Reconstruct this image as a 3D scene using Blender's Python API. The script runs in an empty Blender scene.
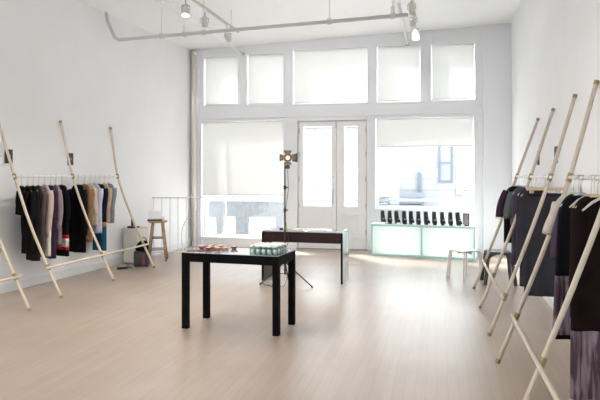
import bpy, bmesh, math, random
from math import pi, sin, cos, radians as R
from mathutils import Vector, Matrix
random.seed(4)
S = bpy.context.scene
C = S.collection

# ------------------------------------------------------------------ materials
MATS = {}
def mat(name, col, rough=.6, metal=0, spec=.5, noise=0, nscale=30, bump=0, bscale=200, coat=0, trans=0, alpha=1, emit=None, estr=0):
    if name in MATS: return MATS[name]
    m = bpy.data.materials.new(name); m.use_nodes = True
    nt = m.node_tree; b = nt.nodes['Principled BSDF']
    b.inputs['Base Color'].default_value = (*col, 1)
    b.inputs['Roughness'].default_value = rough
    b.inputs['Metallic'].default_value = metal
    b.inputs['Specular IOR Level'].default_value = spec
    b.inputs['Coat Weight'].default_value = coat
    b.inputs['Transmission Weight'].default_value = trans
    b.inputs['Alpha'].default_value = alpha
    if emit:
        b.inputs['Emission Color'].default_value = (*emit, 1); b.inputs['Emission Strength'].default_value = estr
    tc = nt.nodes.new('ShaderNodeTexCoord')
    if noise:
        n = nt.nodes.new('ShaderNodeTexNoise'); n.inputs['Scale'].default_value = nscale; n.inputs['Detail'].default_value = 4
        nt.links.new(tc.outputs['Object'], n.inputs['Vector'])
        r = nt.nodes.new('ShaderNodeValToRGB')
        r.color_ramp.elements[0].position = .3; r.color_ramp.elements[1].position = .7
        r.color_ramp.elements[0].color = (*[c*(1-noise) for c in col], 1)
        r.color_ramp.elements[1].color = (*[min(1, c*(1+noise)) for c in col], 1)
        nt.links.new(n.outputs['Fac'], r.inputs['Fac']); nt.links.new(r.outputs['Color'], b.inputs['Base Color'])
    if bump:
        n2 = nt.nodes.new('ShaderNodeTexNoise'); n2.inputs['Scale'].default_value = bscale
        nt.links.new(tc.outputs['Object'], n2.inputs['Vector'])
        bp = nt.nodes.new('ShaderNodeBump'); bp.inputs['Strength'].default_value = bump; bp.inputs['Distance'].default_value = .01
        nt.links.new(n2.outputs['Fac'], bp.inputs['Height']); nt.links.new(bp.outputs['Normal'], b.inputs['Normal'])
    MATS[name] = m
    return m

def floor_mat():
    m = bpy.data.materials.new('bleached_planks'); m.use_nodes = True; nt = m.node_tree; b = nt.nodes['Principled BSDF']
    tc = nt.nodes.new('ShaderNodeTexCoord'); mp = nt.nodes.new('ShaderNodeMapping'); mp.inputs['Rotation'].default_value = (0, 0, pi/2)
    br = nt.nodes.new('ShaderNodeTexBrick'); br.offset = .37
    br.inputs['Scale'].default_value = 1; br.inputs['Brick Width'].default_value = 1.6; br.inputs['Row Height'].default_value = .075
    br.inputs['Mortar Size'].default_value = .0018; br.inputs['Mortar Smooth'].default_value = .3
    br.inputs['Color1'].default_value = (.365, .290, .232, 1); br.inputs['Color2'].default_value = (.395, .317, .258, 1)
    br.inputs['Mortar'].default_value = (.31, .245, .195, 1)
    nt.links.new(tc.outputs['Object'], mp.inputs['Vector']); nt.links.new(mp.outputs['Vector'], br.inputs['Vector'])
    mp2 = nt.nodes.new('ShaderNodeMapping'); mp2.inputs['Scale'].default_value = (14, .8, 1)
    n = nt.nodes.new('ShaderNodeTexNoise'); n.inputs['Scale'].default_value = 2.5; n.inputs['Detail'].default_value = 6
    nt.links.new(tc.outputs['Object'], mp2.inputs['Vector']); nt.links.new(mp2.outputs['Vector'], n.inputs['Vector'])
    r = nt.nodes.new('ShaderNodeValToRGB'); r.color_ramp.elements[0].color = (.86, .86, .86, 1); r.color_ramp.elements[1].color = (1.08, 1.07, 1.05, 1)
    nt.links.new(n.outputs['Fac'], r.inputs['Fac'])
    mx = nt.nodes.new('ShaderNodeMix'); mx.data_type = 'RGBA'; mx.blend_type = 'MULTIPLY'; mx.inputs['Factor'].default_value = 1
    nt.links.new(br.outputs['Color'], mx.inputs['A']); nt.links.new(r.outputs['Color'], mx.inputs['B'])
    # broad worn patches
    n3 = nt.nodes.new('ShaderNodeTexNoise'); n3.inputs['Scale'].default_value = .9; n3.inputs['Detail'].default_value = 3
    nt.links.new(tc.outputs['Object'], n3.inputs['Vector'])
    r3 = nt.nodes.new('ShaderNodeValToRGB'); r3.color_ramp.elements[0].position = .35; r3.color_ramp.elements[1].position = .65
    r3.color_ramp.elements[0].color = (.92, .91, .90, 1); r3.color_ramp.elements[1].color = (1.05, 1.06, 1.07, 1)
    nt.links.new(n3.outputs['Fac'], r3.inputs['Fac'])
    mx2 = nt.nodes.new('ShaderNodeMix'); mx2.data_type = 'RGBA'; mx2.blend_type = 'MULTIPLY'; mx2.inputs['Factor'].default_value = 1
    nt.links.new(mx.outputs['Result'], mx2.inputs['A']); nt.links.new(r3.outputs['Color'], mx2.inputs['B'])
    nt.links.new(mx2.outputs['Result'], b.inputs['Base Color'])
    b.inputs['Roughness'].default_value = .37; b.inputs['Specular IOR Level'].default_value = .62; b.inputs['Coat Weight'].default_value = .08; b.inputs['Coat Roughness'].default_value = .22
    bp = nt.nodes.new('ShaderNodeBump'); bp.inputs['Strength'].default_value = .12; bp.inputs['Distance'].default_value = .004
    nt.links.new(n.outputs['Fac'], bp.inputs['Height']); nt.links.new(bp.outputs['Normal'], b.inputs['Normal'])
    return m

def shade_mat():
    m = bpy.data.materials.new('roller_shade_cloth'); m.use_nodes = True; nt = m.node_tree; nt.nodes.clear()
    o = nt.nodes.new('ShaderNodeOutputMaterial'); d = nt.nodes.new('ShaderNodeBsdfDiffuse'); t = nt.nodes.new('ShaderNodeBsdfTranslucent')
    p = nt.nodes.new('ShaderNodeBsdfTransparent')
    d.inputs[0].default_value = (.86, .86, .84, 1); t.inputs[0].default_value = (.86, .86, .83, 1)
    a = nt.nodes.new('ShaderNodeMixShader'); a.inputs[0].default_value = .053
    c = nt.nodes.new('ShaderNodeMixShader'); c.inputs[0].default_value = .012
    nt.links.new(d.outputs[0], a.inputs[1]); nt.links.new(t.outputs[0], a.inputs[2])
    nt.links.new(a.outputs[0], c.inputs[1]); nt.links.new(p.outputs[0], c.inputs[2]); nt.links.new(c.outputs[0], o.inputs[0])
    return m

def glass_mat(name, tint=(.97, .98, .98), gloss=.08, rough=.02, clear=1):
    m = bpy.data.materials.new(name); m.use_nodes = True; nt = m.node_tree; nt.nodes.clear()
    o = nt.nodes.new('ShaderNodeOutputMaterial'); g = nt.nodes.new('ShaderNodeBsdfGlossy'); p = nt.nodes.new('ShaderNodeBsdfTransparent')
    g.inputs['Roughness'].default_value = rough; p.inputs[0].default_value = (*tint, 1)
    lw = nt.nodes.new('ShaderNodeLayerWeight'); lw.inputs[0].default_value = .2
    mul = nt.nodes.new('ShaderNodeMath'); mul.operation = 'MULTIPLY_ADD'; mul.inputs[1].default_value = .5; mul.inputs[2].default_value = gloss*.4
    nt.links.new(lw.outputs['Fresnel'], mul.inputs[0])
    a = nt.nodes.new('ShaderNodeMixShader'); nt.links.new(mul.outputs[0], a.inputs[0])
    nt.links.new(p.outputs[0], a.inputs[1]); nt.links.new(g.outputs[0], a.inputs[2]); nt.links.new(a.outputs[0], o.inputs[0])
    return m

def frosted_mat(name, col, tr=.35, trans=.25):
    m = bpy.data.materials.new(name); m.use_nodes = True; nt = m.node_tree; nt.nodes.clear()
    o = nt.nodes.new('ShaderNodeOutputMaterial'); d = nt.nodes.new('ShaderNodeBsdfDiffuse'); t = nt.nodes.new('ShaderNodeBsdfTranslucent')
    p = nt.nodes.new('ShaderNodeBsdfTransparent')
    d.inputs[0].default_value = (*col, 1); t.inputs[0].default_value = (*col, 1); p.inputs[0].default_value = (*col, 1)
    a = nt.nodes.new('ShaderNodeMixShader'); a.inputs[0].default_value = tr
    c = nt.nodes.new('ShaderNodeMixShader'); c.inputs[0].default_value = trans
    nt.links.new(d.outputs[0], a.inputs[1]); nt.links.new(t.outputs[0], a.inputs[2])
    nt.links.new(a.outputs[0], c.inputs[1]); nt.links.new(p.outputs[0], c.inputs[2]); nt.links.new(c.outputs[0], o.inputs[0])
    return m

def striped_mat(name, c1, c2, scale=14, rough=.7, alpha=1, squash=.3):
    """irregular vertical streaks (object space)"""
    m = bpy.data.materials.new(name); m.use_nodes = True; nt = m.node_tree; b = nt.nodes['Principled BSDF']
    tc = nt.nodes.new('ShaderNodeTexCoord'); mp = nt.nodes.new('ShaderNodeMapping'); mp.inputs['Scale'].default_value = (scale, 2, scale*squash)
    n = nt.nodes.new('ShaderNodeTexNoise'); n.inputs['Scale'].default_value = 1.6; n.inputs['Detail'].default_value = 5; n.inputs['Distortion'].default_value = .6
    r = nt.nodes.new('ShaderNodeValToRGB'); r.color_ramp.elements[0].position = .42; r.color_ramp.elements[1].position = .58
    r.color_ramp.elements[0].color = (*c1, 1); r.color_ramp.elements[1].color = (*c2, 1)
    nt.links.new(tc.outputs['Object'], mp.inputs['Vector']); nt.links.new(mp.outputs['Vector'], n.inputs['Vector'])
    nt.links.new(n.outputs['Fac'], r.inputs['Fac']); nt.links.new(r.outputs['Color'], b.inputs['Base Color'])
    b.inputs['Roughness'].default_value = rough; b.inputs['Alpha'].default_value = alpha
    return m

def outside_wall_mat():
    m = bpy.data.materials.new('pale_facade'); m.use_nodes = True; nt = m.node_tree; b = nt.nodes['Principled BSDF']
    tc = nt.nodes.new('ShaderNodeTexCoord'); mp = nt.nodes.new('ShaderNodeMapping'); mp.inputs['Rotation'].default_value = (pi/2, 0, 0)
    br = nt.nodes.new('ShaderNodeTexBrick'); br.inputs['Scale'].default_value = 1; br.inputs['Brick Width'].default_value = 1.4; br.inputs['Row Height'].default_value = .45
    br.inputs['Mortar Size'].default_value = .015
    br.inputs['Color1'].default_value = (.22, .223, .228, 1); br.inputs['Color2'].default_value = (.19, .194, .20, 1); br.inputs['Mortar'].default_value = (.12, .125, .13, 1)
    nt.links.new(tc.outputs['Object'], mp.inputs['Vector']); nt.links.new(mp.outputs['Vector'], br.inputs['Vector'])
    nt.links.new(br.outputs['Color'], b.inputs['Base Color']); b.inputs['Roughness'].default_value = .9
    return m

M_wall = mat('white_plaster', (.875, .885, .895), .75, noise=.012, nscale=2.5, bump=.05, bscale=60)
M_back = mat('white_window_wall_paint', (.83, .84, .865), .55)
M_ceil = mat('white_ceiling_paint', (.955, .965, .97), .8)
M_white = mat('white_gloss_paint', (.85, .85, .85), .35)
M_cream = mat('cream_pipe_paint', (.80, .78, .72), .4)
M_base = mat('white_baseboard_paint', (.80, .80, .80), .4)
M_floor = floor_mat()
M_shade = shade_mat()
M_glass = glass_mat('window_glass')
M_black = mat('black_stained_wood', (.004, .004, .004), .6, spec=.05, noise=.2, nscale=20)
M_esp = mat('espresso_wood', (.022, .009, .007), .4, spec=.2, noise=.35, nscale=14)
M_side = mat('espresso_painted_sheen', (.30, .32, .34), .16, spec=1, coat=.6)  # console end panels: reflected light painted in as a pale base colour
M_ttop = mat('smoky_glass_painted_sheen', (.42, .45, .48), .12, spec=1, coat=1)  # base colour lightened to carry the window reflection on the glass
M_aqua = mat('aqua_glass_edge', (.46, .78, .74), .25)
M_frost = frosted_mat('frosted_glass_panel', (.92, .95, .95), .45, .12)
M_metal = mat('brushed_steel', (.55, .56, .58), .3, metal=1)
M_blackm = mat('black_powder_coat', (.015, .015, .017), .45)
M_steelD = mat('dark_gunmetal', (.07, .07, .07), .4, metal=.3)
M_pole = mat('pale_pine_dowel', (.66, .56, .43), .5, noise=.06, nscale=8)
M_poleR = mat('weathered_pine_dowel', (.53, .465, .37), .5, noise=.08, nscale=8)
M_tape = mat('brass_fitting', (.30, .23, .12), .4, metal=.35)
M_rail = mat('white_painted_dowel', (.88, .86, .82), .35)
M_hang = mat('pale_beech', (.70, .52, .32), .5)
M_hangw = mat('white_plastic_hanger', (.58, .56, .51), .4)
M_teal = mat('teal_plastic_hanger', (.20, .50, .42), .4)
M_lime = mat('lime_plastic_hanger', (.50, .55, .10), .4)
M_stool = mat('worn_oak', (.40, .26, .13), .5, noise=.25, nscale=18)
M_plast = mat('white_plastic', (.84, .85, .86), .3)
M_stleg = mat('pale_birch_leg', (.72, .69, .66), .45)
M_paper = mat('white_paper', (.88, .88, .87), .7)
M_gray = mat('mid_grey_paint', (.33, .35, .38), .7)
M_street = mat('sunny_asphalt', (.30, .30, .31), .9, noise=.1, nscale=6)
M_side_walk = mat('pale_concrete', (.62, .62, .61), .9, noise=.05, nscale=4)
M_fac = outside_wall_mat()
M_blue = mat('blue_grey_window_paint', (.065, .08, .105), .6)
M_lens = mat('lit_lamp_lens', (1, 1, 1), .3, emit=(1, .97, .9), estr=1.8)
M_bulb = mat('warm_lit_bulb', (1, .9, .7), .3, emit=(1, .78, .45), estr=1.0)

def fab(name, col, noise=.12, rough=.85): return mat(name, col, rough, spec=.08, noise=noise, nscale=9, bump=.35, bscale=160)

# ------------------------------------------------------------------ mesh helpers
class MB:
    def __init__(s): s.bm = bmesh.new()
    def box(s, x0, x1, y0, y1, z0, z1, rz=0, bev=0):
        cx, cy, cz = (x0+x1)/2, (y0+y1)/2, (z0+z1)/2
        m = Matrix.Translation((cx, cy, cz)) @ Matrix.Rotation(rz, 4, 'Z') @ Matrix.Diagonal((x1-x0, y1-y0, z1-z0, 1))
        r = bmesh.ops.create_cube(s.bm, size=1, matrix=m)
        if bev:
            es = list({e for v in r['verts'] for e in v.link_edges})
            bmesh.ops.bevel(s.bm, geom=es, offset=bev, segments=2, profile=.6, affect='EDGES')
        return s
    def bar(s, a, b, r1, r2=None, seg=12):
        a, b = Vector(a), Vector(b); d = b-a
        m = Matrix.Translation((a+b)/2) @ d.to_track_quat('Z', 'Y').to_matrix().to_4x4()
        bmesh.ops.create_cone(s.bm, cap_ends=True, segments=seg, radius1=r1, radius2=r1 if r2 is None else r2, depth=d.length, matrix=m)
        return s
    def beam(s, a, b, w, t, up=(0, 0, 1)):
        """rectangular bar from a to b, w across, t along the up hint"""
        a, b = Vector(a), Vector(b); d = (b-a).normalized(); u = Vector(up); x = d.cross(u).normalized(); y = x.cross(d).normalized()
        vs = [s.bm.verts.new(p + x*sx*w/2 + y*sy*t/2) for p in (a, b) for sx, sy in ((-1, -1), (1, -1), (1, 1), (-1, 1))]
        for f in ((0, 3, 2, 1), (4, 5, 6, 7), (0, 1, 5, 4), (1, 2, 6, 5), (2, 3, 7, 6), (3, 0, 4, 7)): s.bm.faces.new([vs[i] for i in f])
        return s
    def tube(s, pts, r, seg=8, cap=True):
        pts = [Vector(p) for p in pts]; rings = []; prev = None
        for i, p in enumerate(pts):
            d = (pts[min(i+1, len(pts)-1)] - pts[max(i-1, 0)]).normalized()
            if prev is None: n = d.orthogonal().normalized()
            else: n = (prev - d*prev.dot(d)).normalized()
            prev = n; b = d.cross(n); rr = r[i] if isinstance(r, (list, tuple)) else r
            rings.append([s.bm.verts.new(p + (n*cos(2*pi*k/seg) + b*sin(2*pi*k/seg))*rr) for k in range(seg)])
        s.loft(rings, cap); return s
    def loft(s, rings, cap=True):
        n = len(rings[0])
        for a, b in zip(rings, rings[1:]):
            for k in range(n): s.bm.faces.new((a[k], a[(k+1) % n], b[(k+1) % n], b[k]))
        if cap:
            s.bm.faces.new(rings[0][::-1]); s.bm.faces.new(rings[-1])
    def rings(s, lst, cap=True):
        s.loft([[s.bm.verts.new(p) for p in r] for r in lst], cap); return s
    def lathe(s, prof, seg=20, c=(0, 0, 0)):
        rs = [[(c[0]+r*cos(2*pi*k/seg), c[1]+r*sin(2*pi*k/seg), c[2]+z) for k in range(seg)] for r, z in prof]
        return s.rings(rs)
    def prism(s, poly, axis, a, b):
        """poly: 2D points; extruded along axis between a and b"""
        def P(u, v, w): return {'X': (w, u, v), 'Y': (u, w, v), 'Z': (u, v, w)}[axis]
        return s.rings([[P(u, v, a) for u, v in poly], [P(u, v, b) for u, v in poly]])
    def move(s, mtx): bmesh.ops.transform(s.bm, matrix=mtx, verts=s.bm.verts); return s
    def build(s, name, m, parent=None, smooth=False, bev=0):
        bmesh.ops.recalc_face_normals(s.bm, faces=s.bm.faces)
        me = bpy.data.meshes.new(name); s.bm.to_mesh(me); s.bm.free()
        if smooth:
            for p in me.polygons: p.use_smooth = True
        me.materials.append(m)
        o = bpy.data.objects.new(name, me); C.objects.link(o)
        if parent: o.parent = parent
        if bev:
            md = o.modifiers.new('bevel', 'BEVEL'); md.width = bev; md.segments = 2; md.limit_method = 'ANGLE'
        return o

def tag(o, label, cat, group=None):
    o['label'] = label; o['category'] = cat
    if group: o['group'] = group
    return o
def thing(name, label, cat, loc=(0, 0, 0), rz=0, group=None):
    o = bpy.data.objects.new(name, None); C.objects.link(o); o.location = loc; o.rotation_euler = (0, 0, rz); o.empty_display_size = .1
    return tag(o, label, cat, group)
def struct(o): o['kind'] = 'structure'; return o
def dup(root, loc, rz, label):
    r = root.copy(); C.objects.link(r); r.location = loc; r.rotation_euler = (0, 0, rz); r['label'] = label
    for ch in list(root.children):
        c = ch.copy(); C.objects.link(c); c.parent = r
        for g in list(ch.children):
            d = g.copy(); C.objects.link(d); d.parent = c
    return r

# ------------------------------------------------------------------ room shell
YB = 12.3                       # inner face of the window wall
def lx(y): return -5.08 - (YB-y)*.056      # left wall
def rx(y): return 1.37 - (YB-y)*.020       # right wall
def cz(x): return 4.13 + (x+5.3)*.036      # ceiling
YN = -2.0
struct(MB().prism([(lx(YN)-.3, YN), (rx(YN)+.3, YN), (rx(YB)+.4, YB+.45), (lx(YB)-.4, YB+.45)], 'Z', -.08, 0).build('floor', M_floor))
b = MB(); b.rings([[(lx(YN)-.1, YN, cz(-5.3)), (rx(YN)+.2, YN, cz(1.3)), (rx(YB)+.2, YB+.45, cz(1.4)), (lx(YB)-.1, YB+.45, cz(-5.1))],
                  [(lx(YN)-.1, YN, cz(-5.3)+.15), (rx(YN)+.2, YN, cz(1.3)+.15), (rx(YB)+.2, YB+.45, cz(1.4)+.15), (lx(YB)-.1, YB+.45, cz(-5.1)+.15)]])
struct(b.build('ceiling', M_ceil))
struct(MB().prism([(lx(YN), YN), (lx(YB+.45), YB+.45), (lx(YB+.45)-.2, YB+.45), (lx(YN)-.2, YN)], 'Z', -.05, 4.22).build('wall_left', M_wall))
struct(MB().prism([(rx(YN), YN), (rx(YB+.45), YB+.45), (rx(YB+.45)+.2, YB+.45), (rx(YN)+.2, YN)], 'Z', -.05, 4.45).build('wall_right', M_wall))
struct(MB().prism([(lx(YN)+.016, YN), (lx(YB)+.016, YB), (lx(YB), YB), (lx(YN), YN)], 'Z', 0, .11).build('baseboard_left', M_base))
struct(MB().prism([(rx(YN)-.016, YN), (rx(YB)-.016, YB), (rx(YB), YB), (rx(YN), YN)], 'Z', 0, .11).build('baseboard_right', M_base))

OPEN = {'T1': (-4.80, -4.05, 2.96, 3.98), 'T2': (-3.85, -3.08, 2.96, 4.00), 'T3': (-2.87, -1.36, 2.95, 4.04), 'T4': (-1.16, -.32, 2.94, 4.04),
        'T5': (-.11, .71, 2.95, 4.03), 'L': (-4.86, -3.07, .20, 2.62), 'D': (-2.78, -1.36, 0, 2.60), 'W': (-1.19, .69, .84, 2.62)}
def holed_wall(x0, x1, z0, z1, y0, y1, holes):
    xs = sorted({x0, x1, *[h[0] for h in holes], *[h[1] for h in holes]}); zs = sorted({z0, z1, *[h[2] for h in holes], *[h[3] for h in holes]})
    def solid(i, k):
        if i < 0 or k < 0 or i >= len(xs)-1 or k >= len(zs)-1: return False
        cx, cz_ = (xs[i]+xs[i+1])/2, (zs[k]+zs[k+1])/2
        return not any(h[0] < cx < h[1] and h[2] < cz_ < h[3] for h in holes)
    bm = bmesh.new(); V = {}
    def v(i, k, y):
        if (i, k, y) not in V: V[(i, k, y)] = bm.verts.new((xs[i], y, zs[k]))
        return V[(i, k, y)]
    for i in range(len(xs)-1):
        for k in range(len(zs)-1):
            if not solid(i, k): continue
            bm.faces.new((v(i, k, y0), v(i+1, k, y0), v(i+1, k+1, y0), v(i, k+1, y0)))
            bm.faces.new((v(i, k, y1), v(i, k+1, y1), v(i+1, k+1, y1), v(i+1, k, y1)))
            for (di, dk, e) in ((-1, 0, ((i, k), (i, k+1))), (1, 0, ((i+1, k), (i+1, k+1))), (0, -1, ((i, k), (i+1, k))), (0, 1, ((i, k+1), (i+1, k+1)))):
                if not solid(i+di, k+dk):
                    a, c = e; bm.faces.new((v(*a, y0), v(*c, y0), v(*c, y1), v(*a, y1)))
    s = MB(); s.bm.free(); s.bm = bm; return s
struct(holed_wall(lx(YN)-.2, rx(YN)+.2, 0, 4.45, YN-.2, YN, [(-4.4, -1.6, 0, 2.5)]).build('wall_front_added', M_wall))  # unseen wall added to hold back rear light, opening sized for brightness
struct(holed_wall(-5.25, 1.5, 0, 4.45, YB, YB+.45, list(OPEN.values())).build('wall_back', M_back))
# pier at the right end, riser pipe at the left end
struct(MB().box(.86, rx(YB)+.05, YB-.07, YB+.02, 0, 4.42).build('trim_1', M_back))
struct(MB().box(-5.02, -4.90, YB-.03, YB+.01, 0, 4.1).build('trim_2', M_back))
# flat casings round the openings
n = 3
for k, (x0, x1, z0, z1) in OPEN.items():
    w, t = .035, .018
    b = MB()
    if k != 'D': b.box(x0-w, x1+w, YB-t, YB, z0-w, z0)
    b.box(x0-w, x0, YB-t, YB, z0, z1); b.box(x1, x1+w, YB-t, YB, z0, z1); b.box(x0-w, x1+w, YB-t, YB, z1, z1+w)
    struct(b.build('trim_%d' % n, M_back)); n += 1
struct(MB().box(-5.0, 1.3, YB-.035, YB-.0, 2.68, 2.715).build('trim_%d' % n, M_back))

# windows: frame + pane
def window(i, k, bars=()):
    x0, x1, z0, z1 = OPEN[k]; w = .035; y0, y1 = YB+.17, YB+.21
    b = MB(); b.box(x0, x1, y0, y1, z0, z0+w); b.box(x0, x1, y0, y1, z1-w, z1); b.box(x0, x0+w, y0, y1, z0+w, z1-w); b.box(x1-w, x1, y0, y1, z0+w, z1-w)
    for kind, v in bars:
        if kind == 'v': b.box(v-.03, v+.03, y0-.005, y1+.005, z0+w, z1-w)
        else: b.box(x0+w, x1-w, y0-.004, y1+.004, v-.025, v+.025)
    o = struct(b.build('window_%d' % i, M_back))
    p = MB().box(x0+w, x1-w, YB+.188, YB+.192, z0+w, z1-w).build('pane', M_glass, o)
for i, (k, bars) in enumerate([('T1', ()), ('T2', ()), ('T3', ()), ('T4', ()), ('T5', ()), ('L', (('v', -4.40),)), ('W', (('h', 1.0),))]):
    window(i+1, k, bars)

# roller shades
SH = [('T1', 2.97, 'small upper roller shade at far left above the large left window'),
      ('T2', 2.97, 'small upper roller shade, second from the left above the large left window'),
      ('T3', 2.97, 'wide upper roller shade above the double door'),
      ('T4', 2.96, 'upper roller shade just right of the wide one over the door'),
      ('T5', 2.97, 'rightmost upper roller shade next to the pier'),
      ('L', 1.08, 'large roller shade drawn most of the way down the big left window'),
      ('W', 2.06, 'roller shade pulled only a little way down over the big right window')]
for k, zb, lab in SH:
    x0, x1, z0, z1 = OPEN[k]; y = YB+.05
    t = thing('roller_shade', lab, 'window shade', ((x0+x1)/2, y, zb), 0, 'white roller shades in the shop windows')
    hw = (x1-x0)/2-.012; L = z1-zb
    b = MB(); nx, ny = 10, 2; vs = {}
    for i in range(nx+1):
        for j in range(ny+1):
            u = i/nx*2-1; vs[i, j] = b.bm.verts.new((u*hw, .004*sin(i*1.3+L)*(1-j/ny)+0.0, j/ny*(L-.03)))
    for i in range(nx):
        for j in range(ny): b.bm.faces.new((vs[i, j], vs[i+1, j], vs[i+1, j+1], vs[i, j+1]))
    o = b.build('shade_cloth', M_shade, t, True)
    MB().box(-hw, hw, -.008, .008, -.006, .014).build('hem_bar', mat('hem_bar_grey', (.62, .61, .58), .5), t)
    MB().bar((-hw, .02, L-.024), (hw, .02, L-.024), .021, seg=16).build('roller', M_white, t)

# double door
def door(i, x0, x1, g, handle):
    y0, y1 = YB+.06, YB+.105
    gx0, gx1, gz0, gz1 = g
    o = holed_wall(x0, x1, .012, 2.585, y0, y1, [g]).build('door_%d' % i, M_white); struct(o)
    MB().box(gx0, gx1, YB+.08, YB+.086, gz0, gz1).build('pane', M_glass, o)
    b = MB(); w = .03
    for (a0, a1, c0, c1) in ((gx0-w, gx1+w, gz1, gz1+w), (gx0-w, gx1+w, gz0-w, gz0), (gx0-w, gx0, gz0, gz1), (gx1, gx1+w, gz0, gz1)):
        b.box(a0, a1, y0-.012, y0, c0, c1)
    b.build('glazing_bead', M_white, o)
    b = MB(); px0, px1, pz0, pz1 = gx0-.01, gx1+.01, .22, .70
    for (a0, a1, c0, c1) in ((px0, px1, pz1-.03, pz1), (px0, px1, pz0, pz0+.03), (px0, px0+.03, pz0, pz1), (px1-.03, px1, pz0, pz1)):
        b.box(a0, a1, y0-.012, y0, c0, c1)
    b.build('lower_panel', M_white, o)
    hx = x0+.012 if i == 1 else x1-.012
    for z in (.36, .88, 1.42, 1.92, 2.40):
        MB().bar((hx, y0-.008, z-.05), (hx, y0-.008, z+.05), .010, seg=8).build('hinge', M_metal, o)
    if handle:
        h = MB(); hx = x1-.075
        h.box(hx-.022, hx+.022, y0-.008, y0, .90, 1.24, bev=.003)
        h.bar((hx, y0-.05, .96), (hx, y0, .96), .012); h.bar((hx, y0-.05, 1.18), (hx, y0, 1.18), .012); h.bar((hx, y0-.05, .94), (hx, y0-.05, 1.20), .012)
        h.build('door_handle', M_metal, o)
        h = MB()
        for z in (1.32, 1.46): h.bar((hx, y0-.03, z), (hx, y0, z), .024, seg=14)
        h.build('lock_cylinder', M_metal, o)
        h = MB().box(x1-.02, x1+.012, y0-.03, y0, 2.44, 2.56).build('top_bolt', M_metal, o)
door(1, -2.765, -1.985, (-2.66, -2.08, .87, 2.48), True)
door(2, -1.975, -1.375, (-1.82, -1.55, .87, 2.48), False)
struct(MB().box(-2.78, -2.745, YB+.106, YB+.14, 0, 2.6).box(-1.395, -1.36, YB+.106, YB+.14, 0, 2.6).box(-2.745, -1.395, YB+.106, YB+.14, 2.56, 2.6).box(-2.0, -1.96, YB+.106, YB+.125, .012, 2.58).build('trim_40', M_back))
struct(MB().box(-2.80, -1.34, YB-.02, YB+.3, 0, .012).build('trim_41', mat('worn_threshold', (.25, .24, .22), .5)))

# riser pipe in the left corner
t = thing('riser_pipe', 'cream vertical pipe in the left corner beside the railing', 'pipe', (-4.985, YB-.085, 0))
MB().bar((0, 0, 0), (0, 0, 4.13), .042, seg=16).build('pipe', M_cream, t, True)
for z in (.03, 2.2, 4.05): MB().bar((0, 0, z-.02), (0, 0, z+.02), .055, seg=16).build('collar', M_cream, t)

# ------------------------------------------------------------------ outside
struct(MB().box(-24, 22, YB+.45, 18.5, -.3, -.12).build('ground_pavement', M_side_walk))
struct(MB().box(-24, 22, 18.5, 23.7, -.32, -.2).build('ground_street', M_street))
struct(MB().box(-24, 22, 23.7, 26, -.3, -.12).build('ground_far_pavement', M_side_walk))
t = thing('facade', 'sunlit pale stone building across the street seen through the shop windows', 'building', (0, 25, 0))
b = MB().box(-24, 22, 0, 1.5, -.12, 3.6); b.build('wall', M_fac, t)
def fwin(x0, x1, z0, z1, w=.09):
    b = MB(); b.box(x0, x1, -.06, 0, z0, z0+w); b.box(x0, x1, -.06, 0, z1-w, z1); b.box(x0, x0+w, -.06, 0, z0+w, z1-w); b.box(x1-w, x1, -.06, 0, z0+w, z1-w)
    b.box(x0+w, x1-w, -.05, 0, (z0+z1)/2-w/2, (z0+z1)/2+w/2)
    f = b.build('window', M_blue, t); MB().box(x0+w, x1-w, -.02, 0, z0+w, z1-w).build('pane', mat('sky_reflecting_glass', (.15, .18, .21), .1), f)
fwin(.05, .60, 1.20, 2.75)
fwin(-10.8, -10.0, -.0, 1.6); fwin(-9.2, -8.4, .1, 1.6)
for z in (3.45,): MB().box(-24, 22, -.18, 0, z, z+.15).build('cornice', mat('cornice_paint', (.2, .22, .25), .7), t)
MB().box(-.75, -.62, -.12, 0, .1, 1.6).build('drain_pipe', M_blue, t)
MB().box(.75, 1.0, -.1, 0, .75, 1.2).build('meter_box', M_gray, t)
# steps and rail of the entrance over the street
t = thing('stoop', 'blue grey entrance steps across the street at the foot of the pale building', 'steps', (-1.5, 23.85, -.12))
for i in range(4): MB().box(-1.1, 1.0, -.1+i*.2, .79, i*.24+.03, i*.24+.22).build('step', M_blue if i % 2 == 0 else mat('light_step', (.12, .137, .16), .8), t)
# pavement railing outside the left window
t = thing('pavement_railing', 'pale iron railing with thin upright bars outside the large left window', 'railing', (-4.0, 13.7, -.12))
b = MB(); b.box(-2.2, 1.25, -.02, .02, 1.12, 1.16); b.box(-2.2, 1.25, -.015, .015, .12, .15); b.build('rail', M_gray, t)
b = MB()
for i in range(30): b.bar((-2.15+i*.115, 0, .0), (-2.15+i*.115, 0, 1.13), .008, seg=6)
b.build('baluster', mat('pale_iron', (.5, .52, .55), .6), t)['kind'] = 'stuff'
t = thing('parapet', 'low grey parapet with square openings just outside the large left window', 'parapet', (-4.6, 13.3, -.12))
holed_wall(-1.2, 1.75, 0, 1.02, 0, .14, [(-.66, -.30, .20, .66), (-.16, .16, .16, .68), (.46, 1.10, .20, .68), (1.28, 1.66, .2, .68)]).build('parapet_wall', mat('parapet_grey', (.135, .142, .15), .85), t)
MB().box(-1.22, 1.77, -.03, .17, 1.02, 1.07).build('coping', mat('coping_white', (.24, .25, .26), .8), t)

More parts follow.
